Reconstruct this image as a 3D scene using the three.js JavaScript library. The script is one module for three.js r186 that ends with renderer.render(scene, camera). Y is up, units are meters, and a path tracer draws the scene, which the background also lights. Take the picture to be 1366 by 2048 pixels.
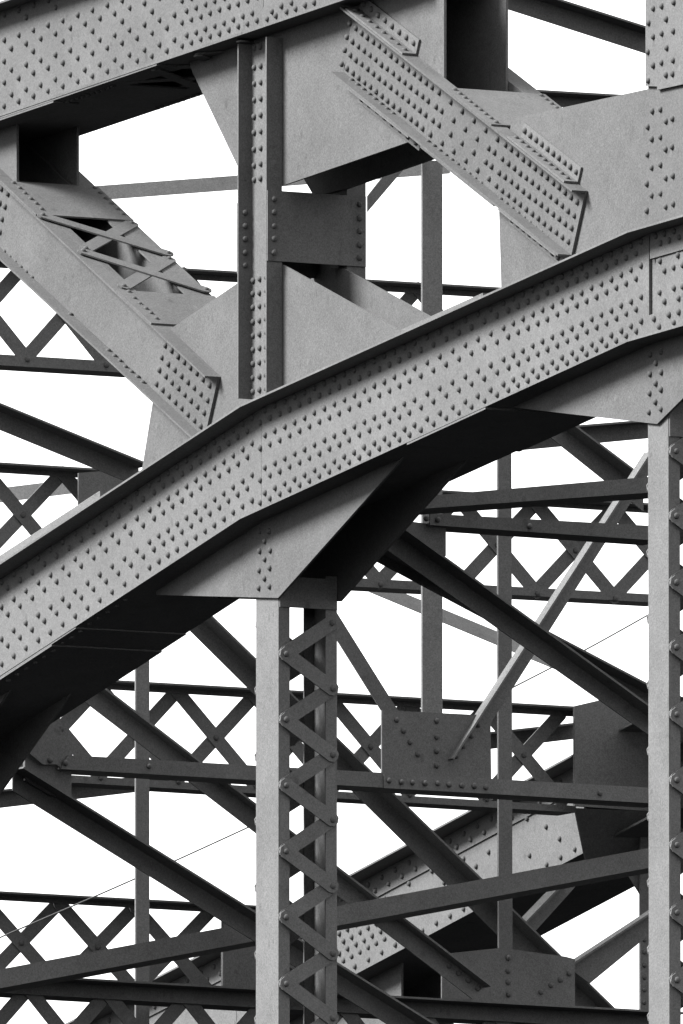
import * as THREE from 'three';
import { mergeGeometries } from 'three/addons/utils/BufferGeometryUtils.js';

// ---------------------------------------------------------------- camera, sky, sun, exposure
const scene = new THREE.Scene();
const camera = new THREE.PerspectiveCamera(2.60714, 683 / 1024, 1, 6000);   // long telephoto from the water's edge
camera.position.set(132.729,-16.311,69.995);
camera.lookAt(1.087,.149,0);
const renderer = new THREE.WebGLRenderer({ antialias: true });
renderer.toneMapping = THREE.LinearToneMapping;
renderer.toneMappingExposure = 5.4;
renderer.shadowMap.enabled = true;
{ // bright, even white cloud
  const W = 64, H = 32, a = new Float32Array(W * H * 4);
  for (let j = 0; j < H; j++) {
    const el = ((j + .5) / H - .5) * Math.PI, s = Math.max(0, Math.sin(el)), v = .41 + .06 * s;
    for (let i = 0; i < W; i++) { const k = (j * W + i) * 4; a[k] = a[k + 1] = a[k + 2] = v; a[k + 3] = 1; }
  }
  const t = new THREE.DataTexture(a, W, H, THREE.RGBAFormat, THREE.FloatType);
  t.mapping = THREE.EquirectangularReflectionMapping; t.magFilter = THREE.LinearFilter; t.needsUpdate = true;
  scene.background = t; scene.environment = t;
}
const sun = new THREE.DirectionalLight(0xffffff, 3.95);
sun.position.set(-24, 66, 70); sun.target.position.set(0, 0, 0);
sun.castShadow = true; sun.shadow.radius = 40; sun.shadow.mapSize.set(4096, 4096);
Object.assign(sun.shadow.camera, { left: -22, right: 22, top: 22, bottom: -22, near: 1, far: 250 });
scene.add(sun, sun.target);

// ---------------------------------------------------------------- helpers
let seed = 7;
const rnd = () => { seed = (seed * 1664525 + 1013904223) >>> 0; return seed / 4294967296; };
const V = (p) => new THREE.Vector3(p[0], p[1], p[2]);
const add = (p, q) => [p[0] + q[0], p[1] + q[1], p[2] + q[2]];
const sub = (p, q) => [p[0] - q[0], p[1] - q[1], p[2] - q[2]];
const mul = (p, s) => [p[0] * s, p[1] * s, p[2] * s];
const mix = (p, q, t) => [p[0] + (q[0] - p[0]) * t, p[1] + (q[1] - p[1]) * t, p[2] + (q[2] - p[2]) * t];
const len = (p) => Math.hypot(p[0], p[1], p[2]);
const unit = (p) => mul(p, 1 / len(p));
const cross = (a, b) => [a[1] * b[2] - a[2] * b[1], a[2] * b[0] - a[0] * b[2], a[0] * b[1] - a[1] * b[0]];
const dot = (a, b) => a[0] * b[0] + a[1] * b[1] + a[2] * b[2];
const atZ = (p, z) => [p[0], p[1], z];
const atX = (p, x) => [x, p[1], p[2]];

// painted steel: fine grain and broad weather patches of the paint
function paintTexture() {
  const N = 1024, a = new Uint8Array(N * N * 4), lat = [];
  const noise = (cells) => { const g = new Float32Array(cells * cells); for (let i = 0; i < g.length; i++) g[i] = rnd(); return (x, y) => {
    const fx = x * cells / N, fy = y * cells / N, x0 = Math.floor(fx), y0 = Math.floor(fy), tx = fx - x0, ty = fy - y0;
    const s = (t) => t * t * (3 - 2 * t), ux = s(tx), uy = s(ty), q = (i, j) => g[((j + cells) % cells) * cells + (i + cells) % cells];
    return (q(x0, y0) * (1 - ux) + q(x0 + 1, y0) * ux) * (1 - uy) + (q(x0, y0 + 1) * (1 - ux) + q(x0 + 1, y0 + 1) * ux) * uy; }; };
  const n1 = noise(5), n2 = noise(14), n3 = noise(48), n4 = noise(330), n5 = noise(512);
  for (let j = 0; j < N; j++) for (let i = 0; i < N; i++) {
    let v = 206 + 13 * (n1(i, j) - .5) + 10 * (n2(i, j) - .5) + 8 * (n3(i, j) - .5) + 34 * (n4(i, j) - .5) + 28 * (n5(i, j) - .5);
    v = Math.max(90, Math.min(255, v)); const k = (j * N + i) * 4; a[k] = a[k + 1] = a[k + 2] = v; a[k + 3] = 255;
  }
  for (let s = 0; s < 240; s++) {                       // chips, drips and grime spots in the coat
    const cx = rnd() * N, cy = rnd() * N, rx = 1.5 + 9 * rnd() ** 3, ry = rx * (.6 + 1.8 * rnd()), d = (rnd() < .7 ? -1 : .7) * (6 + 18 * rnd());
    for (let y = -ry | 0; y <= ry; y++) for (let x = -rx | 0; x <= rx; x++) {
      const q = (x / rx) ** 2 + (y / ry) ** 2 + .7 * (rnd() - .5); if (q > 1) continue;
      const k = (((cy + y + N) | 0) % N * N + ((cx + x + N) | 0) % N) * 4; a[k] = a[k + 1] = a[k + 2] = Math.max(60, Math.min(250, a[k] + d * (1 - q * .6)));
    }
  }
  const t = new THREE.DataTexture(a, N, N); t.colorSpace = THREE.SRGBColorSpace; t.wrapS = t.wrapT = THREE.RepeatWrapping;
  t.magFilter = THREE.LinearFilter; t.minFilter = THREE.LinearMipmapLinearFilter; t.generateMipmaps = true; t.needsUpdate = true; return t;
}
const paint = paintTexture();
const steelOf = (c) => new THREE.MeshPhysicalMaterial({ map: paint, color: new THREE.Color().setRGB(c, c, c), roughness: .9, specularIntensity: .12, metalness: 0, bumpMap: paint, bumpScale: .0006 });
const STEEL = [.110,.114,.107,.112].map(steelOf);
const TONES = { arch_chord: steelOf(.117), diagonal_brace: steelOf(.093), gusset_plate: steelOf(.095), upper_chord: steelOf(.104) };   // a separate base tone for each of these member types
const PALE = steelOf(.118);                       // slightly lighter base tone for the hangers
const RIVET = steelOf(.084);  // darker than the plates: shade on the heads is put into the colour
const TILE = 2.2;

// a flat polygon pushed along a vector, uv in metres
function ext(poly, vec) {
  const n = poly.length; let nx = 0, ny = 0, nz = 0;
  for (let i = 0; i < n; i++) { const p = poly[i], q = poly[(i + 1) % n]; nx += (p[1] - q[1]) * (p[2] + q[2]); ny += (p[2] - q[2]) * (p[0] + q[0]); nz += (p[0] - q[0]) * (p[1] + q[1]); }
  let N = unit([nx, ny, nz]);
  if (dot(N, vec) > 0) { poly = poly.slice().reverse(); N = mul(N, -1); }     // N looks out of the base cap
  let lo = 0, best = -1;                                            // u axis: longest edge
  for (let i = 0; i < n; i++) { const l = len(sub(poly[(i + 1) % n], poly[i])); if (l > best) { best = l; lo = i; } }
  const U = unit(sub(poly[(lo + 1) % n], poly[lo])), W = cross(N, U);
  const ou = rnd() * 5, ov = rnd() * 5, P = [], Q = [], T = [];
  const put = (p, nn, a, b) => { P.push(...p); Q.push(...nn); T.push(a / TILE + ou, b / TILE + ov); };
  const c2 = poly.map((p) => new THREE.Vector2(dot(p, U), dot(p, W)));
  const tri = THREE.ShapeUtils.triangulateShape(c2, []), N2 = mul(N, -1), top = poly.map((p) => add(p, vec));
  for (const t of tri) {
    for (const i of t) put(poly[i], N, c2[i].x, c2[i].y);
    for (const i of [t[0], t[2], t[1]]) put(top[i], N2, c2[i].x, c2[i].y);
  }
  const L = len(vec); let s = 0;
  for (let i = 0; i < n; i++) {
    const j = (i + 1) % n, e = sub(poly[j], poly[i]), el = len(e); if (el < 1e-6) continue;
    const sn = unit(cross(vec, e));
    const sides = [[poly[i], s, 0], [top[i], s, L], [top[j], s + el, L], [poly[i], s, 0], [top[j], s + el, L], [poly[j], s + el, 0]];
    for (const [p, a, b] of sides) put(p, sn, a, b);
    s += el;
  }
  const g = new THREE.BufferGeometry();
  g.setAttribute('position', new THREE.Float32BufferAttribute(P, 3)); g.setAttribute('normal', new THREE.Float32BufferAttribute(Q, 3)); g.setAttribute('uv', new THREE.Float32BufferAttribute(T, 2));
  return g;
}
const plateZ = (poly, z, th) => ext(poly.map((p) => atZ(p, z)), [0, 0, -th]);       // front face at z
const plateX = (poly, x, th) => ext(poly.map((p) => atX(p, x)), [-th, 0, 0]);       // visible face at x
// a flat bar with rounded ends between two points, in the plane with normal n
function flat(p, q, w, n, th, ex = w * .5) {
  const d = unit(sub(q, p)), s = unit(cross(n, d)), pts = [];
  for (let k = 0; k <= 4; k++) { const a = -Math.PI / 2 + k * Math.PI / 4; pts.push(add(q, add(mul(d, Math.cos(a) * ex), mul(s, Math.sin(a) * w / 2)))); }
  for (let k = 0; k <= 4; k++) { const a = Math.PI / 2 + k * Math.PI / 4; pts.push(add(p, add(mul(d, Math.cos(a) * ex), mul(s, Math.sin(a) * w / 2)))); }
  return ext(pts, mul(n, th));
}
const names = {};
const numbered = (n) => { const k = names[n] = (names[n] ?? -1) + 1; return k ? n + '_' + String(k).padStart(3, '0') : n; };
let turn = 0;
function thing(name, label, category, base, group) {
  const g = new THREE.Group(); g.name = numbered(name); g.position.set(...base); g.userData = { label, category }; if (group) g.userData.group = group;
  g.userData.label = label; scene.add(g); g.mat = TONES[name] ?? STEEL[turn++ % STEEL.length]; return g;
}
const baseOf = (o) => { let r = o; while (r.parent && r.parent !== scene) r = r.parent; return r; };
function part(name, geo, parent, mat) {
  const b = baseOf(parent); geo.translate(-b.position.x, -b.position.y, -b.position.z);
  const m = new THREE.Mesh(geo, mat ?? b.mat); m.name = name; m.castShadow = m.receiveShadow = true; parent.add(m); return m;
}
function rivetGeo(r, h) {
  const pts = [new THREE.Vector2(r, -.004), new THREE.Vector2(r * .95, h * .35), new THREE.Vector2(r * .74, h * .72), new THREE.Vector2(r * .4, h * .94), new THREE.Vector2(0, h)];
  return new THREE.LatheGeometry(pts, 8);
}
const RG = { m: rivetGeo(.022, .02), s: rivetGeo(.0185, .0145), l: rivetGeo(.022, .017) };
const UP = new THREE.Vector3(0, 1, 0);
function rivet(parent, p, n, size = 'm') {
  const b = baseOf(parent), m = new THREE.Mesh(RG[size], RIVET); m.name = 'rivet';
  m.position.set(p[0] - b.position.x, p[1] - b.position.y, p[2] - b.position.z); m.quaternion.setFromUnitVectors(UP, V(n).normalize());
  m.position.x += (rnd() - .5) * .005 * (1 - Math.abs(n[0])); m.position.y += (rnd() - .5) * .005 * (1 - Math.abs(n[1])); m.scale.setScalar(.94 + .12 * rnd()); m.rotateY(rnd() * 6); m.castShadow = m.receiveShadow = true; parent.add(m); return m;
}
const rivets = (parent, list, n, size) => { for (const p of list) rivet(parent, p, n, size); };
const row = (parent, p, q, k, n, size) => { for (let i = 0; i < k; i++) rivet(parent, mix(p, q, k > 1 ? i / (k - 1) : 0), n, size); };
const NX = [1, 0, 0], NZ = [0, 0, 1];

// ---------------------------------------------------------------- unseen water plane, added near black to keep the undersides dark
{
  const g = new THREE.PlaneGeometry(5000, 5000); g.rotateX(-Math.PI / 2);
  const m = new THREE.Mesh(g, new THREE.MeshPhysicalMaterial({ color: new THREE.Color().setRGB(.004, .0042, .0045), roughness: 1, specularIntensity: .15 }));
  m.name = 'added_dark_water'; m.position.y = -21; m.receiveShadow = true; m.userData = { kind: 'structure', label: 'unseen near black water plane added far below the bridge to keep its undersides dark' }; scene.add(m);
}

// ================================================================ NEAR TRUSS
const FO = .163, BW = -.53, BF = BW - FO;          // flange tip, back web, back flange tip
const GZ = -.022, GB = -.488;                       // front faces of the front and back gusset plates

// ---- box chords: web between lines top(x) and bottom(x)
function lineFn(p, q) { const m = (q[1] - p[1]) / (q[0] - p[0]); return (x) => p[1] + m * (x - p[0]); }
function chordBox(o, top, bot, x0, x1, opt = {}) {
  const th = .014, zf = opt.zf ?? 0, D = opt.dz ?? 0;
  const quad = (fa, fb, a, b) => [[a, fa(a), 0], [b, fa(b), 0], [b, fb(b), 0], [a, fb(a), 0]];
  const t2 = (x) => top(x) - th, b2 = (x) => bot(x) + .017;
  const web = part('web_plate', plateZ(quad(t2, b2, opt.wx0 ?? x0, opt.wx1 ?? x1), zf + D, .02), o);
  part('back_web_plate', plateZ(quad(t2, b2, x0, x1), BW + .02 + D, .02), o);
  part('top_flange', plateZ(quad(top, t2, x0, x1), FO + D, FO - BF), o);
  if (!opt.openBottom) part('bottom_flange', plateZ(quad(b2, bot, x0, x1), FO + D, FO - BF), o);
  else { part('bottom_flange', plateZ(quad(b2, bot, x0, x1), FO + D, FO + .1), o); part('bottom_flange', plateZ(quad(b2, bot, x0, x1), BW + .1 + D, .263), o); }
  return web;
}
function webRivets(web, top, bot, fracs, xs0, z, skip = () => false) {          // xs0: list of x, odd rows are shifted half a pitch
  fracs.forEach((f, r) => { for (let i = 0; i < xs0.length; i++) {
    const a = xs0[i], b = xs0[i + 1] ?? xs0[i] + (xs0[i] - xs0[i - 1]), x = r % 2 ? (a + b) / 2 : a;
    if (skip(x, r, i)) continue;
    rivet(web, [x, top(x) - .014 - f * (top(x) - bot(x) - .03), z], NZ);
  } });
}
const FR = [.034, .126, .261, .362, .553, .649, .785, .858];
const X = (p) => p[0];
{ // ---- the arch chord: three straight lengths that meet at the panel points
  const T = [[-4.718,.015,.163],[-.058,.975,.163],[5.349,1.566,.163],[6.731,1.609,.163]], B = [[-4.715,-.769,.163],[-.057,.205,.163],[5.347,.838,.163],[6.728,.886,.163]];
  const tops = [0, 1, 2].map((i) => lineFn(T[i], T[i + 1])), bots = [0, 1, 2].map((i) => lineFn(B[i], B[i + 1]));
  const xl = X([-5.267,-.191,0]), s1 = T[1][0], s2 = T[2][0], xr = X([6.302,1.15,0]);
  // left length
  let o = thing('arch_chord', 'lowest and steepest riveted length of the arch chord, at the left edge', 'bridge girder', [s1, bots[0](s1), 0], 'lengths of the arch chord');
  let web = chordBox(o, tops[0], bots[0], xl, s1 - .0015);
  let xs = []; { const a = X([-.187,.692,0]), b = X([-1.677,.5,0]), c = X([-4.054,.042,0]); const p1 = (a - b) / 11, p2 = (b - c) / 13; for (let x = a; x > b + .01; x -= p1) xs.push(x); for (let x = b; x > c; x -= p2) xs.push(x); }
  webRivets(web, tops[0], bots[0], FR.slice(0, 7), xs, 0);
  const under = (a, b, d0, th) => plateZ([[a, bots[0](a) - d0, 0], [b, bots[0](b) - d0, 0], [b, bots[0](b) - d0 - th, 0], [a, bots[0](a) - d0 - th, 0]], FO - .004, FO - BF - .008);
  const u1 = part('cover_plate', under(xl, X([-2.466,-.303,.163]), .001, .011), o); part('cover_plate', under(xl, X([-2.822,-.373,.163]), .013, .011), o);
  { const dn = unit([-(bots[0](1) - bots[0](0)), 1, 0]).map((v) => -v); const a = X([-3.584,-.533,.163]), b = X([-1.839,-.174,.163]); for (let i = 0; i < 14; i++) { const x = a + (b - a) * i / 13; rivet(u1, [x, bots[0](x) - (i < 9 ? .012 : 0) - (i < 6 ? .012 : 0), .1], dn, 's'); } }
  // middle length
  o = thing('arch_chord', 'long middle riveted length of the arch chord crossing the picture between the two hangers', 'bridge girder', [s1, bots[1](s1), 0], 'lengths of the arch chord');
  web = chordBox(o, tops[1], bots[1], s1 + .0015, s2 - .001);
  xs = []; { const q = [[5.247,1.394,0], [3.366,1.198,0], [2.125,1.062,0], [0,.809,0]].map(X), k = [14, 7, 15]; for (let j = 0; j < 3; j++) for (let i = 0; i < k[j]; i++) xs.push(q[j] + (q[j + 1] - q[j]) * i / k[j]); xs.push(q[3]); }
  webRivets(web, tops[1], bots[1], FR, xs, 0);
  { const c0 = X([2.31,.477,.163]), c1 = X([3.403,.623,.163]); part('cover_plate', plateZ([[c0, bots[1](c0) - .001, 0], [c1, bots[1](c1) - .001, 0], [c1, bots[1](c1) - .015, 0], [c0, bots[1](c0) - .015, 0]], FO - .003, FO - BF - .006), o);
    const e0 = X([2.219,1.243,.163]), e1 = X([3.37,1.355,.163]); part('cover_plate', plateZ([[e0, tops[1](e0) + .001, 0], [e1, tops[1](e1) + .001, 0], [e1, tops[1](e1) + .02, 0], [e0, tops[1](e0) + .02, 0]], FO - .003, FO - BF - .006), o); }
  // right length, with its splice plates
  o = thing('arch_chord', 'short nearly level length of the arch chord with splice plates at the right edge', 'bridge girder', [s2, bots[2](s2), 0], 'lengths of the arch chord');
  chordBox(o, tops[2], bots[2], s2 + .001, xr, { zf: -.022 });
  const x0 = X([5.383,1.511,0]), x1 = X([5.443,1.242,0]), x2 = X([5.368,.988,0]);
  const q = (a, f0, f1, z, th) => { const y = (x, f) => tops[2](x) - .015 - f * (tops[2](x) - bots[2](x) - .033); return plateZ([[a, y(a, f0), 0], [xr, y(xr, f0), 0], [xr, y(xr, f1), 0], [a, y(a, f1), 0]], z, th); };
  const pa = part('splice_plate', q(x0, .0, .24, .012, .03), o), pb = part('splice_plate', q(x1, .242, .765, 0, .03), o), pc = part('splice_plate', q(x2, .767, 1, .012, .03), o);
  rivets(pa, [[5.466,1.527,.012],[5.715,1.533,.012],[5.533,1.474,.012],[5.647,1.478,.012],[5.782,1.483,.012],[5.587,1.53,.012]], NZ);
  rivets(pb, [[5.504,1.363,0],[5.746,1.373,0],[5.564,1.291,0],[5.686,1.298,0],[5.807,1.301,0],[5.496,1.154,0],[5.692,1.163,0],[5.806,1.161,0],[5.564,1.088,0],[5.752,1.091,0]], NZ);
  rivets(pc, [[5.444,.986,.012],[5.646,.994,.012],[5.774,.997,.012],[5.511,.93,.012],[5.713,.938,.012]], NZ);
}
{ // ---- the upper chord
  const T = [[-4.736,4.081,.163],[2.922,4.372,.163]], B = [[-4.733,3.28,.163],[2.921,3.605,.163]], top = lineFn(T[0], T[1]), bot = lineFn(B[0], B[1]);
  const xl = X([-5.207,3.46,0]), sm = X([-.031,3.656,0]), xr = X([2.338,3.779,0]);
  let o = thing('upper_chord', 'riveted upper chord girder across the top left corner, open latticed underside', 'bridge girder', [sm, bot(sm), 0]);
  let web = chordBox(o, top, bot, xl, sm - .003, { openBottom: true });
  const fr = [.04, .13, .265, .36, .455, .557, .65, .78, .86];
  let xs = []; { const a = X([-.117,3.598,0]), b = X([-1.207,3.452,0]), c = X([-4.067,3.505,0]); for (let i = 0; i < 8; i++) xs.push(a + (b - a) * i / 8); for (let i = 0; i <= 13; i++) xs.push(b + (c - b) * i / 13); }
  webRivets(web, top, bot, fr, xs, 0, (x, r, i) => i > 8 && ((r === 1 || r === 4) && i % 2));
  const n = unit([-(bot(1) - bot(0)), 1, 0]), dn = mul(n, -1), uq = (a, b, d0, th, z, w) => plateZ([[a, bot(a) - d0, 0], [b, bot(b) - d0, 0], [b, bot(b) - d0 - th, 0], [a, bot(a) - d0 - th, 0]], z, w);
  const c1 = X([-2.812,3.362,.163]), c2 = X([-2.069,3.394,.163]), c3 = X([-1.282,3.424,.163]);
  const tp = part('tie_plate', uq(xl, c2, .001, .012, FO - .004, FO - BF - .008), o);
  part('cover_plate', uq(xl, c1, .014, .012, FO - .006, .2), o); part('cover_plate', uq(c2 + .002, c3, .001, .012, FO - .004, .2), o); part('cover_plate', uq(c2 + .002, c3, .001, .012, BW + .05, .2), o);
  for (let i = 0; i < 10; i++) { const x = c2 - .04 - i * .075; rivet(tp, [x, bot(x) - .013, BF + .06], dn); rivet(tp, [x, bot(x) - .013, .06], dn); }
  for (let k = 0; k < 3; k++) { const a = c2 + .05 + k * .62, b = a + .6; if (b > sm) break;
    part('lacing_bar', flat([a, bot(a) - .004, .08], [b, bot(b) - .004, BW - .07], .09, dn, .011), o); part('lacing_bar', flat([a, bot(a) - .016, BW - .07], [b, bot(b) - .016, .08], .09, dn, .011), o); }
  o = thing('upper_chord', 'end of the next upper chord length beyond the joint, cut off by the top edge', 'bridge girder', [sm, bot(sm), 0]);
  web = chordBox(o, top, bot, sm + .003, xr);
  const y = (x, f) => top(x) - .015 - f * (top(x) - bot(x) - .033), sp = part('splice_plate', plateZ([[sm + .01, y(sm, .77), 0], [xr, y(xr, .77), 0], [xr, y(xr, .995), 0], [sm + .01, y(sm, .995), 0]], .013, .013), o);
  rivets(sp, [[.052,3.584,.013],[.181,3.593,.013],[.332,3.605,.013],[.461,3.607,.013],[.597,3.615,.013],[.726,3.62,.013],[.124,3.63,.013],[.26,3.651,.013],[.404,3.654,.013]], NZ);
}
// ---- channels (a web with two flanges towards the viewer or away)
function channelZ(o, TL, TR, BR, BL, zWeb, zTip, t = .014) {
  const s = zTip > zWeb ? 1 : -1, d = unit(sub(atZ(TR, 0), atZ(TL, 0))), n = [-d[1], d[0], 0];
  const web = part('web', plateZ([TL, TR, BR, BL], s > 0 ? zWeb : zWeb + .018, .018), o);
  const f1 = part('flange', ext([atZ(TL, zWeb), atZ(TR, zWeb), atZ(sub(TR, mul(n, t)), zWeb), atZ(sub(TL, mul(n, t)), zWeb)], [0, 0, zTip - zWeb]), o);
  const f2 = part('flange', ext([atZ(BL, zWeb), atZ(BR, zWeb), atZ(add(BR, mul(n, t)), zWeb), atZ(add(BL, mul(n, t)), zWeb)], [0, 0, zTip - zWeb]), o);
  return { web, f1, f2, n, d };
}
{ // ---- right diagonal, dense with rivets
  const TL = [1.254,3.522,.1], TR = [4.486,1.931,.1], BR = [4.287,1.518,.1], BL = [1.119,3.087,.1];
  const o = thing('diagonal_brace', 'upper right diagonal member covered with dense rows of rivets', 'bridge brace', atZ(BR, -.24), 'truss diagonals');
  const a = channelZ(o, TL, TR, BR, BL, 0, .1), b = channelZ(o, TL, TR, BR, BL, BW, BW - .125);
  b.web.name = 'back_web'; b.f1.name = b.f2.name = 'back_flange';
  // rows on the web: left cluster, sparse middle, right cluster
  const R = (p, q, k) => row(a.web, p, q, k, NZ);
  R([1.215,3.417,0], [2.372,2.858,0], 15); R([1.169,3.333,0], [2.319,2.774,0], 15); R([1.137,3.246,0], [2.281,2.685,0], 15); R([1.094,3.16,0], [2.239,2.6,0], 15);
  rivets(a.web, [[2.428,2.722,0],[2.505,2.683,0],[2.386,2.636,0],[2.47,2.597,0],[2.351,2.547,0],[2.512,2.469,0]], NZ);
  R([2.47,2.811,0], [3.284,2.409,0], 6); R([2.673,2.604,0], [3.163,2.364,0], 4); R([2.631,2.515,0], [3.118,2.278,0], 4); R([2.676,2.394,0], [3.007,2.235,0], 3); rivets(a.web, [[3.243,2.325,0],[3.204,2.236,0]], NZ);
  R([3.395,2.358,0], [4.381,1.873,0], 13); R([3.354,2.27,0], [4.34,1.787,0], 13); R([3.308,2.185,0], [4.302,1.708,0], 13); R([3.27,2.101,0], [4.258,1.621,0], 13);
  rivets(a.web, [[3.16,2.363,0],[3.243,2.327,0],[3.125,2.277,0],[3.201,2.238,0],[3.166,2.156,0]], NZ);
  row(a.f2, [1.256,3.019,.018], [1.846,2.726,.02], 8, a.n, 's'); row(a.f2, [2.336,2.484,.018], [3.054,2.128,-.001], 10, a.n, 's'); row(a.f2, [3.331,1.991,.007], [4.044,1.638,-.014], 10, a.n, 's');
  for (const r of a.f2.children) if (r.name === 'rivet') r.position.addScaledVector(V(a.n), .013);
  // clip angles that hold it to the gussets
  const clip = (p, q, hgt, side, cnt) => {                       // p, q on the flange line
    const up = mul(a.n, side), c = thing('clip_angle', clipLabel.shift(), 'angle bracket', atZ(p, .04), 'angle brackets riveted along the right diagonal');
    const l1 = part('gusset_leg', ext([atZ(add(p, mul(up, .002)), GZ + .016), atZ(add(q, mul(up, .002)), GZ + .016), atZ(add(q, mul(up, hgt)), GZ + .016), atZ(add(p, mul(up, hgt)), GZ + .016)], [0, 0, -.015]), c);
    const l2 = part('flange_leg', ext([atZ(add(p, mul(up, .002)), GZ + .017), atZ(add(q, mul(up, .002)), GZ + .017), atZ(add(q, mul(up, .016)), GZ + .017), atZ(add(p, mul(up, .016)), GZ + .017)], [0, 0, .1]), c);
    for (let i = 0; i < cnt; i++) { const m = mix(p, q, (i + .5) / cnt); rivet(l1, atZ(add(m, mul(up, hgt * .62)), GZ + .016), NZ); rivet(l2, atZ(add(add(m, mul(a.d, -.01)), mul(up, .016)), .045), up, 's'); }
  };
  const clipLabel = ['short angle bracket with rivets above the top end of the right diagonal', 'short angle bracket with rivets above the bottom end of the right diagonal', 'shaded angle bracket under the top end of the right diagonal', 'shaded angle bracket under the bottom end of the right diagonal'];
  const on = (p, q, t) => mix(p, q, t);
  clip(on(TL, TR, .02), on(TL, TR, .268), .115, 1, 8); clip(on(TL, TR, .72), on(TL, TR, .962), .115, 1, 10);
  clip(on(BL, BR, .07), on(BL, BR, .345), .1, -1, 8); clip(on(BL, BR, .74), on(BL, BR, .99), .1, -1, 10);
  // tie plate over the top between the two gussets, closing plate below
  const t0 = mix(TL, TR, .455), t1 = mix(TL, TR, .655), up = a.n;
  const t0b = atZ(add(t0, mul(up, .001)), 0), t1b = atZ(add(t1, mul(up, .001)), 0);
  const tie = part('tie_plate', ext([atZ(t0b, .099), atZ(t1b, .099), atZ(t1b, BW - .124), atZ(t0b, BW - .124)], mul(up, .012)), o);
  for (let i = 0; i < 9; i++) { const m = add(mix(t0, t1, (i + .5) / 9), mul(up, .013)); rivet(tie, atZ(m, .045), up, 's'); rivet(tie, atZ(m, BW - .075), up, 's'); }
  const b0 = mix(BL, BR, .4), b1 = mix(BL, BR, .72); part('bottom_tie_plate', ext([atZ(sub(b0, mul(up, .001)), .098), atZ(sub(b1, mul(up, .001)), .098), atZ(sub(b1, mul(up, .001)), BW - .123), atZ(sub(b0, mul(up, .001)), BW - .123)], mul(up, -.012)), o);
}
{ // ---- left diagonal with crossed lacing bars on top
  const TL = [-4.858,3.512,.1], TR = [-.684,1.239,.1], BR = [-.887,.835,.1], BL = [-4.855,2.958,.1];
  const o = thing('diagonal_brace', 'left diagonal member with smooth web and crossed lacing bars on its top', 'bridge brace', atZ(BR, -.24), 'truss diagonals');
  const a = channelZ(o, TL, TR, BR, BL, 0, .1), b = channelZ(o, TL, TR, BR, BL, BW, BW - .125), up = a.n;
  b.web.name = 'back_web'; b.f1.name = b.f2.name = 'back_flange';
  for (const [z, w] of [[-.019, -.055], [BW + .019, .055]]) part('inner_flange', ext([atZ(TL, z), atZ(TR, z), atZ(sub(TR, mul(up, .014)), z), atZ(sub(TL, mul(up, .014)), z)], [0, 0, w]), o);
  const R = (p, q, k) => row(a.web, p, q, k, NZ);
  R([-1.445,1.534,0], [-.802,1.195,0], 8); R([-1.496,1.454,0], [-.831,1.096,0], 8); R([-1.532,1.372,0], [-.882,1.016,0], 8); R([-1.576,1.281,0], [-.929,.929,0], 8);
  rivets(a.web, [[-3.884,2.871,0],[-3.786,2.822,0],[-3.906,2.776,0],[-3.831,2.74,0],[-3.876,2.659,0],[-3.905,2.572,0]], NZ);
  const lift = (f, list) => { for (const p of list) rivet(f, add(p, mul(up, .014)), up, 's'); };
  lift(a.f2, [[-3.844,2.416,0],[-3.763,2.373,-.005],[-3.683,2.33,-.006],[-3.593,2.282,.002],[-3.512,2.239,.001],[-3.423,2.191,.004],[-2.827,1.872,.018],[-2.252,1.565,.024],[-2.165,1.518,.023],[-2.085,1.476,.022],[-1.989,1.425,.03],[-1.911,1.383,.025],[-1.832,1.341,.019],[-1.745,1.294,.023]]);
  const topPlate = (pl, name) => { const c = pl.map((p) => add(p, mul(up, .001))); return part(name, ext(c, mul(up, .012)), o); };
  const ln = (px) => mix(TL, TR, px);                         // point on the top edge
  const tOf = (p) => dot(sub(atZ(p, 0), atZ(TL, 0)), a.d) / len(sub(atZ(TR, 0), atZ(TL, 0)));
  const band = (p, q, name) => { const A = ln(tOf(p)), B = ln(tOf(q)); return topPlate([atZ(A, .099), atZ(B, .099), atZ(B, BW - .124), atZ(A, BW - .124)], name); };
  const t1 = band([-3.721,2.893,-.001], [-3.183,2.6,.066], 'tie_plate'), t2 = band([-1.993,1.951,.036], [-1.476,1.67,.06], 'tie_plate');
  const liftT = (f, list) => { for (const p of list) rivet(f, add(p, mul(up, .013)), up, 's'); };
  liftT(t1, [[-3.686,2.874,.016],[-3.604,2.829,.011],[-3.52,2.783,.013],[-3.432,2.735,.014],[-3.357,2.695,.01],[-3.27,2.647,.014],[-3.688,2.875,-.615],[-3.609,2.832,-.618],[-3.521,2.784,-.617],[-3.442,2.741,-.619],[-3.354,2.693,-.616],[-3.275,2.65,-.617]]);
  liftT(t2, [[-1.972,1.94,.012],[-1.87,1.884,.024],[-1.784,1.837,.026],[-1.706,1.795,.02],[-1.637,1.757,.018],[-1.551,1.711,.021]]);
  const lace = (p, q, k) => { const P = add(p, mul(up, .001 + k * .012)), Q = add(q, mul(up, .001 + k * .012)); const m = part('lacing_bar', flat(P, Q, .1, up, .011, .04), o); rivet(m, add(P, mul(up, .012)), up, 's'); rivet(m, add(Q, mul(up, .012)), up, 's'); };
  lace([-3.152,2.583,.067], [-2.645,2.306,-.637], 1); lace([-2.657,2.313,-.012], [-3.14,2.576,-.617], 0);
  lace([-2.586,2.275,.047], [-2.071,1.994,-.63], 1); lace([-2.067,1.992,.001], [-2.579,2.27,-.614], 0);
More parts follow.
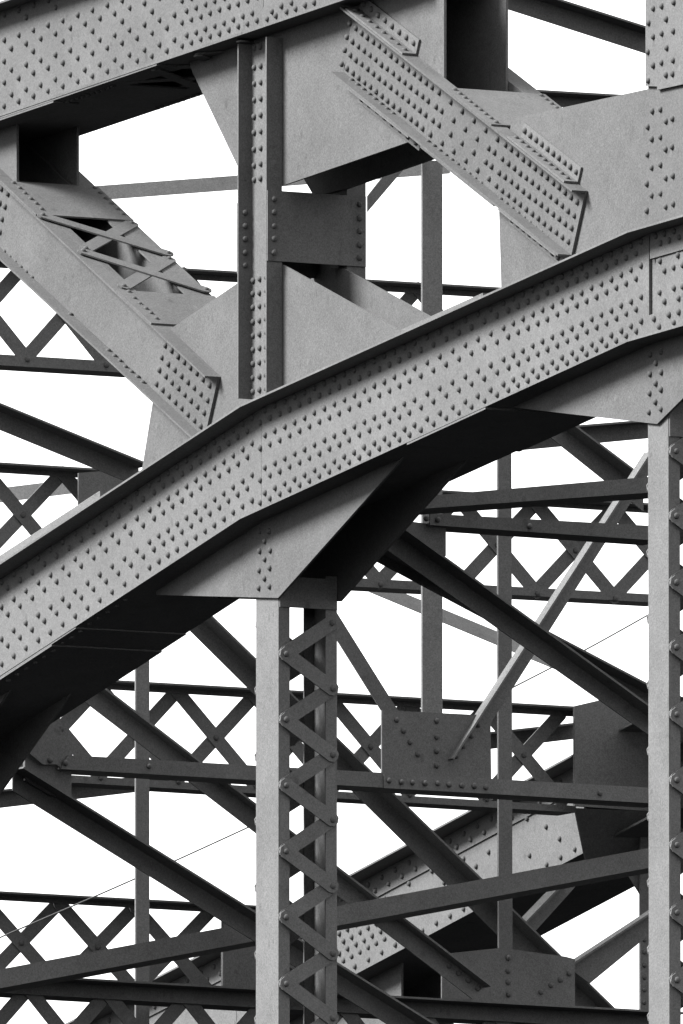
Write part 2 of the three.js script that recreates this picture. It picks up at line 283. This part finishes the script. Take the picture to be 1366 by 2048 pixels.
  const b0 = BL, b1 = mix(BL, BR, .93); part('bottom_plate', ext([atZ(sub(b0, mul(up, .001)), .04), atZ(sub(b1, mul(up, .001)), .04), atZ(sub(b1, mul(up, .001)), BW - .123), atZ(sub(b0, mul(up, .001)), BW - .123)], mul(up, -.012)), o);
}
{ // ---- vertical post between the chords
  const tl = [-.216,3.44,.1], bl = [-.214,1.038,.1], xL = X(tl), xR = X([.203,2.336,.1]), yT = tl[1], yB = bl[1];
  const o = thing('vertical_post', 'vertical post of two channels tied by a dark batten plate, left of centre', 'bridge post', [xL, yB, -.24], 'truss posts');
  const box = (x0, x1, y0, y1, z0, z1) => ext([[x0, y0, z0], [x1, y0, z0], [x1, y1, z0], [x0, y1, z0]], [0, 0, z1 - z0]);
  const web = part('web', box(xL, xR, yB, yT, -.018, 0), o);
  const fl = part('flange', box(xL, xL + .014, yB, yT, 0, .1), o); part('flange', box(xR - .014, xR, yB, yT, 0, .1), o);
  part('back_web', box(xL, xR, yB, yT, BW, BW + .018), o); part('back_flange', box(xL, xL + .014, yB, yT, BW - .125, BW), o); part('back_flange', box(xR - .014, xR, yB, yT, BW - .125, BW), o);
  for (const [c, k] of [[[[-.157,3.409,0],[-.157,3.28,0],[-.157,3.172,0],[-.156,3.06,0],[-.156,2.948,0],[-.156,2.839,0],[-.156,2.724,0],[-.156,2.615,0],[-.156,2.517,0],[-.173,1.838,0],[-.173,1.747,0],[-.173,1.655,0],[-.173,1.56,0],[-.173,1.466,0],[-.173,1.371,0],[-.173,1.276,0],[-.173,1.181,0],[-.173,1.087,0]], 0]]) for (const p of c) { rivet(web, p, NZ); rivet(web, add(p, [.092, 0, 0]), NZ); rivet(web, add(p, [.19, 0, 0]), NZ); }
  const q = [[.32,2.402,.143],[.32,2.407,-.579],[.32,1.933,-.579],[.32,1.926,.143]], yA = q[0][1], yC = q[3][1];
  const plate = part('batten_plate', ext([[xR + .001, yC, .098], [xR + .001, yA, .098], [xR + .001, yA, BW - .12], [xR + .001, yC, BW - .12]], [.012, 0, 0]), o);
  const plateL = part('batten_plate', ext([[xL - .001, yC - .04, .098], [xL - .001, yA - .04, .098], [xL - .001, yA - .04, BW - .12], [xL - .001, yC - .04, BW - .12]], [-.012, 0, 0]), o);
  for (let i = 0; i < 5; i++) { const y = yA + (yC - yA) * (.12 + .19 * i); rivet(plate, [xR + .013, y, .05], NX); rivet(plate, [xR + .013, y, BW - .07], NX); rivet(fl, [xL + .014, y - .045, .05], NX); }
}
// ---- gusset plates: a front and a back plate of the same outline
function gusset(label, poly, rivs, extra) {
  const o = thing('gusset_plate', label, 'gusset plate', atZ(poly[0], -.24), 'gusset plates of the near truss');
  const f = part('front_plate', plateZ(poly, GZ, .018), o), k = part('back_plate', plateZ(poly, GB, .018), o);
  if (rivs) rivets(f, rivs, NZ);
  if (extra) extra(o);
  return o;
}
gusset('narrow gusset plate at the left edge above the left diagonal, dark opening beside it', [[-5.176,3.807,-.022],[-3.711,3.639,-.022],[-3.708,2.87,-.022],[-3.806,2.784,-.022],[-5.173,3.178,-.022]], null, (o) => { const a = [-5.098,3.624,-.022], b = [-5.096,3.17,-.022]; part('added_closure', ext([[a[0], a[1] + .4, GZ - .02], [a[0], b[1] - .3, GZ - .02], [a[0], b[1] - .3, GB + .002], [a[0], a[1] + .4, GB + .002]], [.012, 0, 0]), o); });  // unseen end plate added beyond the left edge to keep light out of the opening
gusset('large plain gusset plate hanging from the upper chord behind the post', [[-1.198,3.555,-.022],[-1.132,3.39,-.022],[-.455,2.653,-.022],[-.23,2.445,-.022],[.224,2.442,-.022],[1.874,2.528,-.022],[2.226,2.549,-.022],[2.492,2.626,-.022],[2.493,3.728,-.022],[-1.198,3.794,-.022]]);
gusset('triangular gusset plate standing on the arch chord at the foot of the post', [[-1.845,.706,-.022],[-1.677,1.184,-.022],[-1.589,1.516,-.022],[-1.392,1.649,-.022],[-.446,1.851,-.022],[-.013,1.941,-.022],[.21,1.903,-.022],[1.873,1.286,-.022],[2.294,1.112,-.022],[2.294,.779,-.022],[-1.844,.381,-.022]]);
gusset('wide gusset plate with two rivet columns at the right edge', [[3.291,1.34,-.022],[3.257,1.941,-.022],[3.354,2.329,-.022],[3.438,2.529,-.022],[5.299,2.512,-.022],[5.299,2.702,-.022],[6.268,2.688,-.022],[6.263,1.449,-.022],[4.643,1.329,-.022],[3.29,1.141,-.022]], [[5.474,2.359,-.022],[5.362,2.359,-.022],[5.632,2.279,-.022],[5.548,2.272,-.022],[5.298,2.262,-.022],[5.473,2.177,-.022],[5.355,2.179,-.022],[5.631,2.094,-.022],[5.54,2.088,-.022],[5.294,2.082,-.022],[5.473,1.994,-.022],[5.354,1.99,-.022],[5.641,1.906,-.022],[5.54,1.901,-.022],[5.287,1.891,-.022],[5.472,1.808,-.022],[5.354,1.807,-.022],[5.64,1.721,-.022],[5.539,1.711,-.022],[5.286,1.714,-.022]]);
gusset('pointed gusset plate under the arch chord above the laced hanger', [[-1.63,-.15,-.022],[.139,-.337,-.022],[2.098,.512,-.022],[2.098,.665,-.022],[-.264,.363,-.022],[-1.63,.088,-.022]], [[-.12,.138,-.022],[.017,.125,-.022],[-.048,.063,-.022],[-.12,.003,-.022],[.031,-.003,-.022],[-.048,-.06,-.022],[-.127,-.123,-.022],[.024,-.121,-.022],[-.048,-.185,-.022],[-.13,-.244,-.022],[.024,-.247,-.022]]);
gusset('pointed gusset plate under the arch chord at the right edge', [[3.269,.64,-.022],[5.413,.304,-.022],[5.764,.438,-.022],[6.327,.644,-.022],[6.328,.953,-.022],[5.321,.994,-.022],[3.269,.812,-.022]], [[5.327,.768,-.022],[5.475,.772,-.022],[5.408,.704,-.022],[5.327,.643,-.022],[5.475,.639,-.022],[5.401,.573,-.022],[5.319,.513,-.022],[5.475,.522,-.022],[5.4,.452,-.022],[5.312,.393,-.022],[5.471,.396,-.022]]);
gusset('shaded gusset plate under the arch chord in the lower left corner', [[-7.156,-1.21,-.022],[-5.243,-1.408,-.022],[-3.704,-.548,-.022],[-3.495,-.388,-.022],[-4.7,-.346,-.022],[-7.158,-.929,-.022]]);
{ // ---- right post: only its riveted lower part shows
  const p = [[5.305,2.53,0],[5.46,2.509,0],[5.46,2.486,0],[6.307,2.48,0],[6.31,3.237,0],[5.307,3.292,0]], o = thing('vertical_post', 'riveted end of the next post in the upper right corner', 'bridge post', atZ(p[0], 0), 'truss posts');
  const f = part('front_plate', plateZ(p, 0, .021), o); part('back_plate', plateZ(p, BW + .021, .02), o);
  rivets(f, [[5.691,3.033,0],[5.53,3.027,0],[5.415,3.029,0],[5.59,2.938,0],[5.354,2.938,0],[5.684,2.845,0],[5.529,2.847,0],[5.414,2.844,0],[5.596,2.749,0],[5.346,2.75,0],[5.683,2.657,0],[5.528,2.658,0],[5.413,2.652,0],[5.589,2.572,0],[5.676,2.569,0],[5.346,2.561,0]], NZ);
}
// ---- laced hangers
function hanger(label, pxL, pxR, yT, yB, left, right, y0) {
  const xL = pxL[0], xR = pxR[0], zf = -.042, zb = -.486, fw = .085;
  const o = thing('laced_hanger', label, 'bridge hanger', [(xL + xR) / 2, yB, (zf + zb) / 2], 'laced hangers under the arch');
  const box = (x0, x1, z0, z1) => ext([[x0, yB, z0], [x1, yB, z0], [x1, yB, z1], [x0, yB, z1]], [0, yT - yB, 0]);
  part('front_web', box(xL, xR, zf - .014, zf), o, PALE); part('back_web', box(xL, xR, zb, zb + .014), o, PALE);
  for (const x of [xL, xR - .014]) { part('flange', box(x, x + .014, zf - fw, zf - .014), o, PALE); part('flange', box(x, x + .014, zb + .014, zb + fw), o, PALE); }
  const zl = zf - .045, zr = zb + .045;
  const lace = (sx, k, a, b) => { const x = (sx > 0 ? xR + .0005 : xL - .0005) + sx * .0125 * k; const p = [x, ...a], q = [x, ...b]; return part('lacing_bar', flat(p, q, .1, [sx, 0, 0], .012, .045), o, PALE); };
  // zigzag: left[i] heights on the front side, right[i] on the back side
  for (let i = 0; i < left.length; i++) {
    const L = [left[i], zl], a = [right[i], zr], b = [right[i + 1], zr];
    const m0 = lace(1, 0, a, L), m1 = lace(1, 1, L, b);
    rivet(m1, [xR + .026, ...L], NX, 'l'); rivet(m1, [xR + .026, ...b], NX, 'l');
    lace(-1, 0, [right[i], zl], [left[i], zr]); const w = lace(-1, 1, [left[i], zr], [right[i + 1], zl]); rivet(w, [xL - .026, right[i + 1], zl], [-1, 0, 0], 'l');
    if (!i) rivet(m0, [xR + .013, ...a], NX, 'l');
  }
  part('end_batten', ext([[xR + .0005, yT - .02, zf - .005], [xR + .0005, yT - .02, zb + .005], [xR + .0005, y0, zb + .005], [xR + .0005, y0, zf - .005]], [.012, 0, 0]), o, PALE);
  return o;
}
{
  const Y = (list) => list.map((p) => p[1]), xr = X([.109,-1.694,-.042]), x2 = X([5.53,-2.16,-.042]);
  hanger('tall laced hanger with zigzag bars hanging below the middle gusset', [-.214,-1.666,-.042], [.109,-1.694,-.042], [-.014,-.167,-.042][1], [-.011,-3.6,-.042][1],
    Y([[.19,-.708,-.048],[.19,-1.152,-.048],[.19,-1.593,-.049],[.19,-2.037,-.049],[.19,-2.48,-.049],[.19,-2.927,-.049],[.19,-3.37,-.049]]), Y([[.19,-.482,-.397],[.19,-.927,-.397],[.19,-1.375,-.397],[.19,-1.809,-.397],[.19,-2.257,-.397],[.19,-2.71,-.397],[.19,-3.147,-.397],[.19,-3.584,-.397]]), [.19,-.393,-.01][1]);
  hanger('laced hanger with a pale flat face at the right edge', [5.255,-2.137,-.042], [5.53,-2.16,-.042], [5.418,.461,-.042][1], [5.403,-4.005,-.042][1],
    Y([[5.8,.117,.05],[5.8,-.307,.051],[5.8,-.74,.052],[5.8,-1.163,.053],[5.8,-1.603,.054],[5.8,-2.032,.054],[5.8,-2.455,.055],[5.8,-2.893,.056],[5.8,-3.331,.057],[5.8,-3.763,.058]]), Y([[5.8,.331,-.276],[5.8,-.094,-.275],[5.8,-.525,-.274],[5.8,-.955,-.273],[5.8,-1.385,-.272],[5.8,-1.818,-.271],[5.8,-2.245,-.271],[5.8,-2.677,-.27],[5.8,-3.113,-.269],[5.8,-3.551,-.268],[5.8,-3.977,-.267]]), [5.8,.213,.095][1]);
}

// ================================================================ BRACING BEHIND
// a rolled angle: a face in the transverse plane x, with legs along its top and/or bottom edge
function angle(o, q, { top, bot, t = .014, name = 'face', tilt } = {}) {                    // q: top left, top right, bottom right, bottom left
  const f = part(name, tilt ? ext(q, [-t, 0, 0]) : plateX(q, q[0][0], t), o), x = q[0][0];
  const dn = (a, b, w) => { const d = unit(sub(b, a)); let n = cross([1, 0, 0], d); if (n[1] > 0) n = mul(n, -1); return mul(n, w); };
  if (top) { const n = dn(q[0], q[1], t), s = Math.sign(top[0]); part('top_leg', ext([q[0], q[1], add(q[1], n), add(q[0], n)].map((p) => atX(p, s > 0 ? x + .0005 : x - t - .0005)), [top[0], top[1] ?? 0, 0]), o); }
  if (bot) { const n = mul(dn(q[3], q[2], t), -1), s = Math.sign(bot[0]); part('bottom_leg', ext([q[3], q[2], add(q[2], n), add(q[3], n)].map((p) => atX(p, s > 0 ? x + .0005 : x - t - .0005)), [bot[0], bot[1] ?? 0, 0]), o); }
  return f;
}
function brace(name, label, q, opt = {}, group = 'sway and lateral braces') {
  const o = thing(name, label, 'bridge brace', q[3], group); const f = angle(o, q, opt); if (opt.rivets) rivets(f, opt.rivets, NX, opt.size ?? 'm'); return o;
}
const OUT = { top: [.17] };
// transverse struts
brace('transverse_strut', 'riveted strut behind the right hanger, starting under the middle of the arch chord', [[-.3,.347,-1.414],[-.3,.352,-3.225],[-.3,.253,-3.225],[-.3,.269,-1.414]], { bot: [-.3], rivets: [[-.3,.309,-1.387],[-.3,.306,-1.472],[-.3,.302,-2.178]] }, 'transverse struts');
brace('transverse_strut', 'long riveted strut running behind both hangers to a bolted connection plate', [[-5.6,-.826,-1.402],[-5.6,-.842,-6.139],[-5.6,-.952,-6.138],[-5.6,-.926,-1.348]], { bot: [-.3], rivets: [[-5.6,-.883,-1.383],[-5.6,-.873,-2.037],[-5.6,-.898,-5.616]] }, 'transverse struts');
{ const o = brace('transverse_strut', 'black strut along the bottom edge with crossed lacing below it', [[-6.5,-2.303,-1.1],[-6.5,-2.349,-6.671],[-6.5,-2.467,-6.671],[-6.5,-2.415,-1.1]], { top: [.22], bot: [-.3] }, 'transverse struts');
  for (let k = -1; k < 9; k++) { const P = NODES(k); const m = part('lacing_bar', flat(P[0], P[1], .1, [-1, 0, 0], .012), o); part('lacing_bar', flat(add(P[2], [-.014, 0, 0]), add(P[3], [-.014, 0, 0]), .1, [-1, 0, 0], .012), o); } }
function NODES(k) { const a = [-6.53,-2.378,-1.578], b = [-6.53,-2.384,-2.2], c = [-6.53,-3.044,-1.579], s = sub(b, a), t = mul(s, k); return [add(a, t), add(add(c, t), s), add(add(a, t), s), add(c, t)]; }
// laced struts: top and bottom angles with crossed bars
function lacedStrut(label, qt, qb, tops, bots, from, to, w = .1) {
  const o = thing('laced_strut', label, 'laced strut', qb[3], 'laced struts between the trusses');
  angle(o, qt, { top: [.17], name: 'top_angle' }); angle(o, qb, { bot: [-.26], name: 'bottom_angle' });
  const S = sub(tops[1], tops[0]), x = qt[0][0] - .0155;
  for (let k = from; k < to; k++) {
    const a = add(tops[0], mul(S, k)), b = add(bots[0], mul(S, k));
    part('lacing_bar', flat(atX(a, x), atX(add(b, S), x), w, [-1, 0, 0], .011), o);
    const m = part('lacing_bar', flat(atX(b, x - .012), atX(add(a, S), x - .012), w, [-1, 0, 0], .011), o);
    const c = mix(a, add(b, S), .5); rivet(o.children[o.children.length - 2], atX(c, x), NX, 'm'); rivet(o.getObjectByName('bottom_angle'), atX(add(b, [0, -.012, 0]), qb[0][0]), NX, 'm');
  }
  return o;
}
lacedStrut('laced strut behind the left diagonal and the middle post', [[-7.8,2.909,-1.833],[-7.8,2.921,-6.09],[-7.8,2.864,-6.09],[-7.8,2.855,-1.833]], [[-7.8,2.24,-1.834],[-7.8,2.238,-4.794],[-7.8,2.167,-4.794],[-7.8,2.162,-1.834]], [[-7.8,2.898,-2.21],[-7.8,2.898,-2.839]], [[-7.8,2.225,-2.211],[-7.8,2.224,-2.84]], -1, 6);
lacedStrut('laced strut running from behind the left chord to the right hanger', [[-7.8,1.451,-1.836],[-7.8,1.432,-7.353],[-7.8,1.382,-7.353],[-7.8,1.398,-1.836]], [[-7.8,.791,-1.837],[-7.8,.798,-7.352],[-7.8,.74,-7.352],[-7.8,.724,-1.837]], [[-7.8,1.407,-6.313],[-7.8,1.404,-6.948]], [[-7.8,.767,-6.312],[-7.8,.763,-6.947]], -7, 2);
lacedStrut('laced strut across the middle of the lower half behind the connection plate', [[-7.8,-.046,-1.839],[-7.8,-.06,-6.82],[-7.8,-.114,-6.82],[-7.8,-.095,-1.839]], [[-7.8,-.718,-2.236],[-7.8,-.755,-6.623],[-7.8,-.802,-6.623],[-7.8,-.771,-2.236]], [[-7.8,-.083,-3.418],[-7.8,-.085,-4.038]], [[-7.8,-.717,-3.418],[-7.8,-.72,-4.038]], -2, 5);
lacedStrut('laced strut in the lower left corner ending at a dark plate', [[-10,-1.355,-2.966],[-10,-1.368,-5.23],[-10,-1.418,-5.23],[-10,-1.402,-2.966]], [[-10,-1.99,-2.968],[-10,-2.004,-5.231],[-10,-2.061,-5.231],[-10,-2.048,-2.968]], [[-10,-1.402,-3.614],[-10,-1.404,-4.228]], [[-10,-1.999,-3.615],[-10,-2.002,-4.229]], -2, 2);
brace('angle_bar', 'dark top angle of a strut behind the gusset in the upper right corner', [[-7.8,4.362,-6.173],[-7.8,4.372,-7.358],[-7.8,4.281,-7.358],[-7.8,4.271,-6.173]], OUT);
// diagonals falling to the right
brace('sway_brace', 'dark brace falling from the lower left gusset to the bottom edge', [[-5.7,-.93,-1.023],[-5.7,-2.646,-4.379],[-5.7,-2.797,-4.379],[-5.7,-1.084,-1.023]], OUT);
brace('sway_brace', 'dark brace falling to the riveted plate at the bottom right', [[-6.2,-.23,-1.872],[-6.2,-2.24,-5.021],[-6.2,-2.333,-4.917],[-6.2,-.32,-1.754]], { top: [.1], rivets: [[-6.2,-2.11,-4.731],[-6.2,-2.16,-4.807],[-6.2,-2.203,-4.883],[-6.2,-2.256,-4.959]] });
brace('sway_brace', 'steepest long brace passing behind the hanger towards the bottom right', [[-7,.496,-3.002],[-7,-2.387,-6.529],[-7,-2.498,-6.407],[-7,.433,-2.883]], OUT);
brace('lateral_brace', 'black brace falling from the middle gusset to the right hanger, steeper of two', [[-.45,.252,-1.193],[-.45,-.965,-3.25],[-.45,-1.098,-3.25],[-.45,.142,-1.097]], OUT);
brace('lateral_brace', 'black brace falling from the middle gusset to the right hanger, flatter of two', [[-.75,.165,-1.181],[-.75,-.763,-3.416],[-.75,-.855,-3.415],[-.75,.117,-1.104]], OUT);
brace('lateral_brace', 'short dark brace left of the right hanger below the right gusset', [[-6.6,1.837,-5.831],[-6.6,1.416,-6.518],[-6.6,1.241,-6.518],[-6.6,1.835,-5.61]], OUT);
brace('lateral_brace', 'brace falling across the upper right corner', [[-5,4.707,-4.405],[-5,4.421,-5.724],[-5,4.272,-5.724],[-5,4.565,-4.405]], OUT);
brace('lateral_brace', 'brace falling from the left edge behind the arch chord', [[-6,1.689,-.828],[-6,1.273,-2.162],[-6,1.132,-2.163],[-6,1.549,-.828]], OUT);
brace('lateral_brace', 'pale brace far behind the middle of the lower right', [...[[-8.6,.89,-5.382],[-8.6,.3,-7.257]], ...[[-8.45,.181,-7.175],[-8.45,.778,-5.302]]], { tilt: 1 });
// bars rising to the right
brace('lateral_brace', 'long bar rising behind the hanger across the whole lower part', [[-5.9,-2.346,-.872],[-5.9,-1.21,-6.303],[-5.9,-1.351,-6.303],[-5.9,-2.478,-.872]], { bot: [-.16, -.037] });
brace('lateral_brace', 'dark bar rising to the right hanger just above the riveted strut', [[.1,.414,-1.161],[.1,.65,-3.005],[.1,.541,-3.005],[.1,.329,-1.161]], { bot: [-.16, -.03] });
brace('lateral_brace', 'pale bar rising behind the post in the upper left', [...[[-6.5,3.279,-1.916],[-6.5,3.654,-4.904]], ...[[-6.44,3.546,-4.872],[-6.44,3.168,-1.885]]], { tilt: 1 });
brace('lateral_brace', 'bar rising under the right gusset towards the right hanger', [[-7.2,1.811,-5.632],[-7.2,1.974,-6.93],[-7.2,1.849,-6.93],[-7.2,1.672,-5.632]], OUT);
brace('lateral_brace', 'pale bar rising from the left edge under the long riveted strut', [[-8.4,-.814,-2.106],[-8.4,-.594,-3.782],[-8.4,-.694,-3.782],[-8.4,-.945,-2.106]], { top: [.08] });
brace('lateral_brace', 'pale bar rising from the left edge behind the left end of the arch chord', [...[[-8.4,1.338,-2.143],[-8.4,1.475,-2.98]], ...[[-8.3,1.359,-2.929],[-8.3,1.222,-2.092]]], { tilt: 1 });
brace('lateral_brace', 'pale bar close above the left end of the arch chord', [...[[-4.2,.296,-.036],[-4.2,.858,-.925]], ...[[-4.05,.735,-.848],[-4.05,.178,.041]]], { tilt: 1 });
brace('lateral_brace', 'short dark bar rising behind the crossed lacing at the right', [[-8.3,-.23,-6.022],[-8.3,-.107,-6.877],[-8.3,-.218,-6.877],[-8.3,-.349,-6.022]], OUT);
// vertical members of the sway frames
const vert = (label, q) => brace('sway_post', label, q, { t: .022, tilt: 1 }, 'thin vertical sway posts');
vert('upright bar standing on the riveted connection plate in the middle right', [[-5.75,3.53,-4.281], ...[[-5.7,3.525,-4.414],[-5.7,-.395,-4.412]], [-5.75,-.389,-4.279]]);
vert('thin upright bar right of the connection plate, ending on the lower riveted plate', [[-6.72,1.811,-5.408], ...[[-6.7,1.807,-5.506],[-6.7,-1.966,-5.511]], [-6.72,-1.962,-5.413]]);
vert('thin upright bar near the left edge of the lower half', [[-6.9,.122,-2.61], ...[[-6.87,.117,-2.701],[-6.87,-2.734,-2.704]], [-6.9,-2.729,-2.613]]);
vert('narrow upright beside the right hanger near the bottom', [[-7.6,-.854,-7.039],[-7.6,-.854,-7.117],[-7.6,-2.303,-7.114],[-7.6,-2.303,-7.037]]).children[0].name = 'riveted_face';
rivets(scene.children[scene.children.length - 1].children[0], [[-7.6,-1.714,-7.07],[-7.6,-1.803,-7.07],[-7.6,-1.893,-7.07],[-7.6,-1.982,-7.07],[-7.6,-2.072,-7.07],[-7.6,-2.162,-7.069],[-7.6,-2.251,-7.069]], NX, 's');
// K bracing and its connection plates
brace('knee_brace', 'pale edged brace rising from the connection plate towards the right hanger', [[-5.72,-.705,-4.454],[-5.72,1.549,-6.048],[-5.72,1.556,-6.189],[-5.72,-.762,-4.578]], { top: [.09] }, 'knee braces');
brace('knee_brace', 'flat brace falling from behind the hanger to the connection plate', [[-5.76,.821,-3.22],[-5.76,-.393,-4.105],[-5.76,-.416,-3.986],[-5.76,.825,-3.078]], {}, 'knee braces');
brace('knee_brace', 'short brace right of the dark batten plate', [[-5.76,3.25,-3.848],[-5.76,3.582,-4.127],[-5.76,3.59,-4.258],[-5.76,3.137,-3.848]], {}, 'knee braces');
brace('knee_brace', 'pale edged brace rising from the lower plate to the right hanger', [[-6.75,-2.007,-5.961],[-6.75,-1.533,-6.729],[-6.75,-1.697,-6.729],[-6.75,-2.13,-6.162]], { top: [.1] }, 'knee braces');
brace('knee_brace', 'short pale edged brace against the dark underside of the far chord', [[-7.1,-1.704,-5.748],[-7.1,-1.337,-6.132],[-7.1,-1.329,-6.314],[-7.1,-1.776,-5.877]], { top: [.13] }, 'knee braces');
function nodePlate(label, q, th, rl, tilt) { const o = thing('connection_plate', label, 'connection plate', q[0], 'connection plates of the sway frames'); const f = part('plate', tilt ? ext(q, [-th, 0, 0]) : plateX(q, q[0][0], th), o); if (rl) rivets(f, rl, NX, 'm'); return o; }
nodePlate('connection plate with three rows of rivets above the long strut', [[-5.7,-.382,-3.93],[-5.7,-.38,-4.795],[-5.7,-.884,-4.802],[-5.7,-.882,-3.93]], .016, [[-5.7,-.444,-4.046],[-5.7,-.52,-4.101],[-5.7,-.599,-4.153],[-5.7,-.679,-4.213],[-5.7,-.437,-4.364],[-5.7,-.55,-4.364],[-5.7,-.651,-4.364],[-5.7,-.753,-4.364],[-5.7,-.448,-4.695],[-5.7,-.532,-4.639],[-5.7,-.604,-4.577],[-5.7,-.679,-4.521]]);
{ const s = nodePlate('bottom edge angle with a line of nine rivets below the connection plate', [[-5.59,-.848,-3.887],[-5.59,-.85,-4.763],[-5.59,-.945,-4.763],[-5.59,-.943,-3.887]], .009); rivets(s.children[0], [[-5.59,-.888,-3.927],[-5.59,-.894,-4.026],[-5.59,-.894,-4.114],[-5.59,-.893,-4.213],[-5.59,-.892,-4.313],[-5.59,-.895,-4.404],[-5.59,-.897,-4.506],[-5.59,-.896,-4.605],[-5.59,-.902,-4.697]], NX); }
nodePlate('connection plate with rivets at the bottom right of the frame', [[-6.55,-1.992,-4.864],[-6.55,-1.929,-5.329],[-6.55,-1.94,-5.49],[-6.55,-1.967,-5.852],[-6.55,-1.982,-5.932],[-6.55,-2.362,-5.932],[-6.55,-2.346,-4.863]], .016, [[-6.55,-1.997,-5.395],[-6.55,-2.088,-5.393],[-6.55,-2.171,-5.393],[-6.55,-2.258,-5.397],[-6.55,-2.087,-5.884],[-6.55,-2.132,-5.813],[-6.55,-2.176,-5.737],[-6.55,-2.228,-5.656]]);
nodePlate('small connection plate at the left end of the long riveted strut', [[-5.62,-.5,-1.24],[-5.62,-.772,-1.037],[-5.62,-.899,-1.217],[-5.62,-.894,-1.323],[-5.62,-.93,-1.381],[-5.62,-.815,-1.452],[-5.62,-.659,-1.361]], .016, [[-5.62,-.869,-1.272]]);
nodePlate('dark end plate under the left end of the long strut', [[-5.66,-.783,-1.097],[-5.66,-.853,-1.461],[-5.66,-1.139,-1.461],[-5.66,-1.105,-1.293],[-5.66,-1.01,-1.097]], .03);
nodePlate('dark end plate under the left end of the strut at the middle gusset', [[-.36,.299,-1.217],[-.36,.276,-1.569],[-.36,.072,-1.569],[-.36,.152,-1.331]], .03);
nodePlate('large dark plate left of the right hanger at the end of a laced strut', [[-7.55,-.066,-6.48],[-7.55,-.004,-6.724],[-7.55,0,-7.254],[-7.55,-.795,-7.252],[-7.55,-.783,-6.479]], .03);
nodePlate('dark plate behind the laced hanger at the end of the lower left strut', [[-9.9,-1.388,-4.877],[-9.9,-1.389,-5.503],[-9.9,-2,-5.504],[-9.9,-1.997,-4.877]], .03);
nodePlate('shaded riveted plate hanging under the strut beside the far chord', [...[[-7.4,-.814,-6.397],[-7.4,-.811,-7.088]], ...[[-7.85,-1.161,-7.335],[-7.85,-1.141,-6.731]]], .02, null, 1);
nodePlate('small bracket plate left of the right hanger under the rising bar', [[-7.65,-1.213,-6.94],[-7.65,-1.189,-7.078],[-7.65,-1.404,-7.078]], .012);
nodePlate('dark plate behind the left end of the arch chord, at the foot of a brace', [[-7.55,1.397,-2.489],[-7.55,1.457,-2.959],[-7.55,1.39,-2.959],[-7.55,1.179,-2.66],[-7.55,1.134,-2.489]], .012);

// ================================================================ FAR TRUSS
{
  const ZF = -7, T = [[-16.744,-1.751,-6.837],[-13.522,-1.239,-6.837],[-6.646,-.062,-6.837]], B = [[-16.742,-2.51,-6.837],[-13.521,-1.994,-6.837],[-8.073,-1.056,-6.837],[-6.648,-.812,-6.837]];
  const tA = lineFn(T[0], T[1]), tB = lineFn(T[1], T[2]), bA = lineFn(B[0], B[1]), bB = lineFn(B[1], B[3]);
  const a = X([-17.226,-1.772,-7]), m = X([-13.753,-1.629,-7]), e = X([-8.394,-.932,-7]), z = X([-6.648,-.437,-7]);
  const build = (label, t, b, x0, x1, wx1) => {
    const o = thing('far_chord', label, 'bridge girder', [x0, b(x0), ZF], 'lengths of the far arch chord');
    const web = chordBox(o, t, b, x0, x1, { dz: ZF, zf: -.012, wx1 });
    const y = (x, f) => t(x) - .015 - f * (t(x) - b(x) - .033), leg = (f0, f1) => part('edge_angle', plateZ([[x0, y(x0, f0), 0], [wx1 ?? x1, y(wx1 ?? x1, f0), 0], [wx1 ?? x1, y(wx1 ?? x1, f1), 0], [x0, y(x0, f1), 0]], ZF, .012), o);
    const l1 = leg(0, .24), l2 = leg(.74, 1), xe = wx1 ?? x1;
    for (let x = x0 + .1, i = 0; x < xe; x += .105, i++) { rivet(l1, [x, y(x, i % 2 ? .07 : .17), ZF], NZ); if (i % 2 || x < m + 1.4) rivet(l2, [x, y(x, .83), ZF], NZ); }
    return { o, web, y };
  };
  build('near end of the far arch chord in the lower left corner behind the lacing', tA, bA, a, m - .003);
  const f = build('far arch chord with seams and scattered rivets in the lower right', tB, bB, m + .003, z, e);
  rivets(f.web, [[-10.692,-.964,-7.012],[-11.046,-1.029,-7.012],[-10.508,-1.063,-7.012],[-10.019,-.983,-7.012],[-9.244,-.704,-7.012],[-8.957,-.786,-7.012],[-8.754,-.894,-7.012],[-9.206,-.972,-7.012],[-11.425,-1.104,-7.012],[-10.21,-.913,-7.012],[-9.828,-.898,-7.012]], NZ);
  for (let i = 0; i < 9; i++) for (let k = 0; k < 5; k++) { const x = X([-12.319,-1.41,-7.012]) + i * .128 + (k % 2) * .064; if (x > X([-11.363,-1.303,-7.012])) continue; rivet(f.web, [x, f.y(x, .3 + k * .1), ZF - .012], NZ); }
  const q = [[-13.041,-1.869,-7],[-12.414,-1.623,-7],[-11.194,-1.464,-7],[-11.194,-2.304,-7],[-13.041,-2.164,-7]], g = thing('gusset_plate', 'pale gusset plate under the far chord beside a dark opening', 'gusset plate', atZ(q[3], ZF)); part('front_plate', plateZ(q, ZF - .022, .018), g); part('back_plate', plateZ(q, ZF - .44, .018), g);
}
// thin wires
function wire(label, p, q) { const o = thing('wire', label, 'wire', p, 'thin wires against the sky'); part('strand', new THREE.TubeGeometry(new THREE.CatmullRomCurve3([V(p), V(add(mix(p, q, .5), [0, -.012, 0])), V(q)]), 24, 0.0062, 6), o); }
wire('thin wire slanting up across the sky left of the laced hanger', [-9,-1.825,-2.496], [-9,-.707,-5.027]);
wire('thin wire slanting up across the sky left of the right hanger', [-9,.159,-6.656], [-9,.891,-8.054]);

scene.traverse((o) => { if (o.mat) delete o.mat; });
renderer.render(scene, camera);
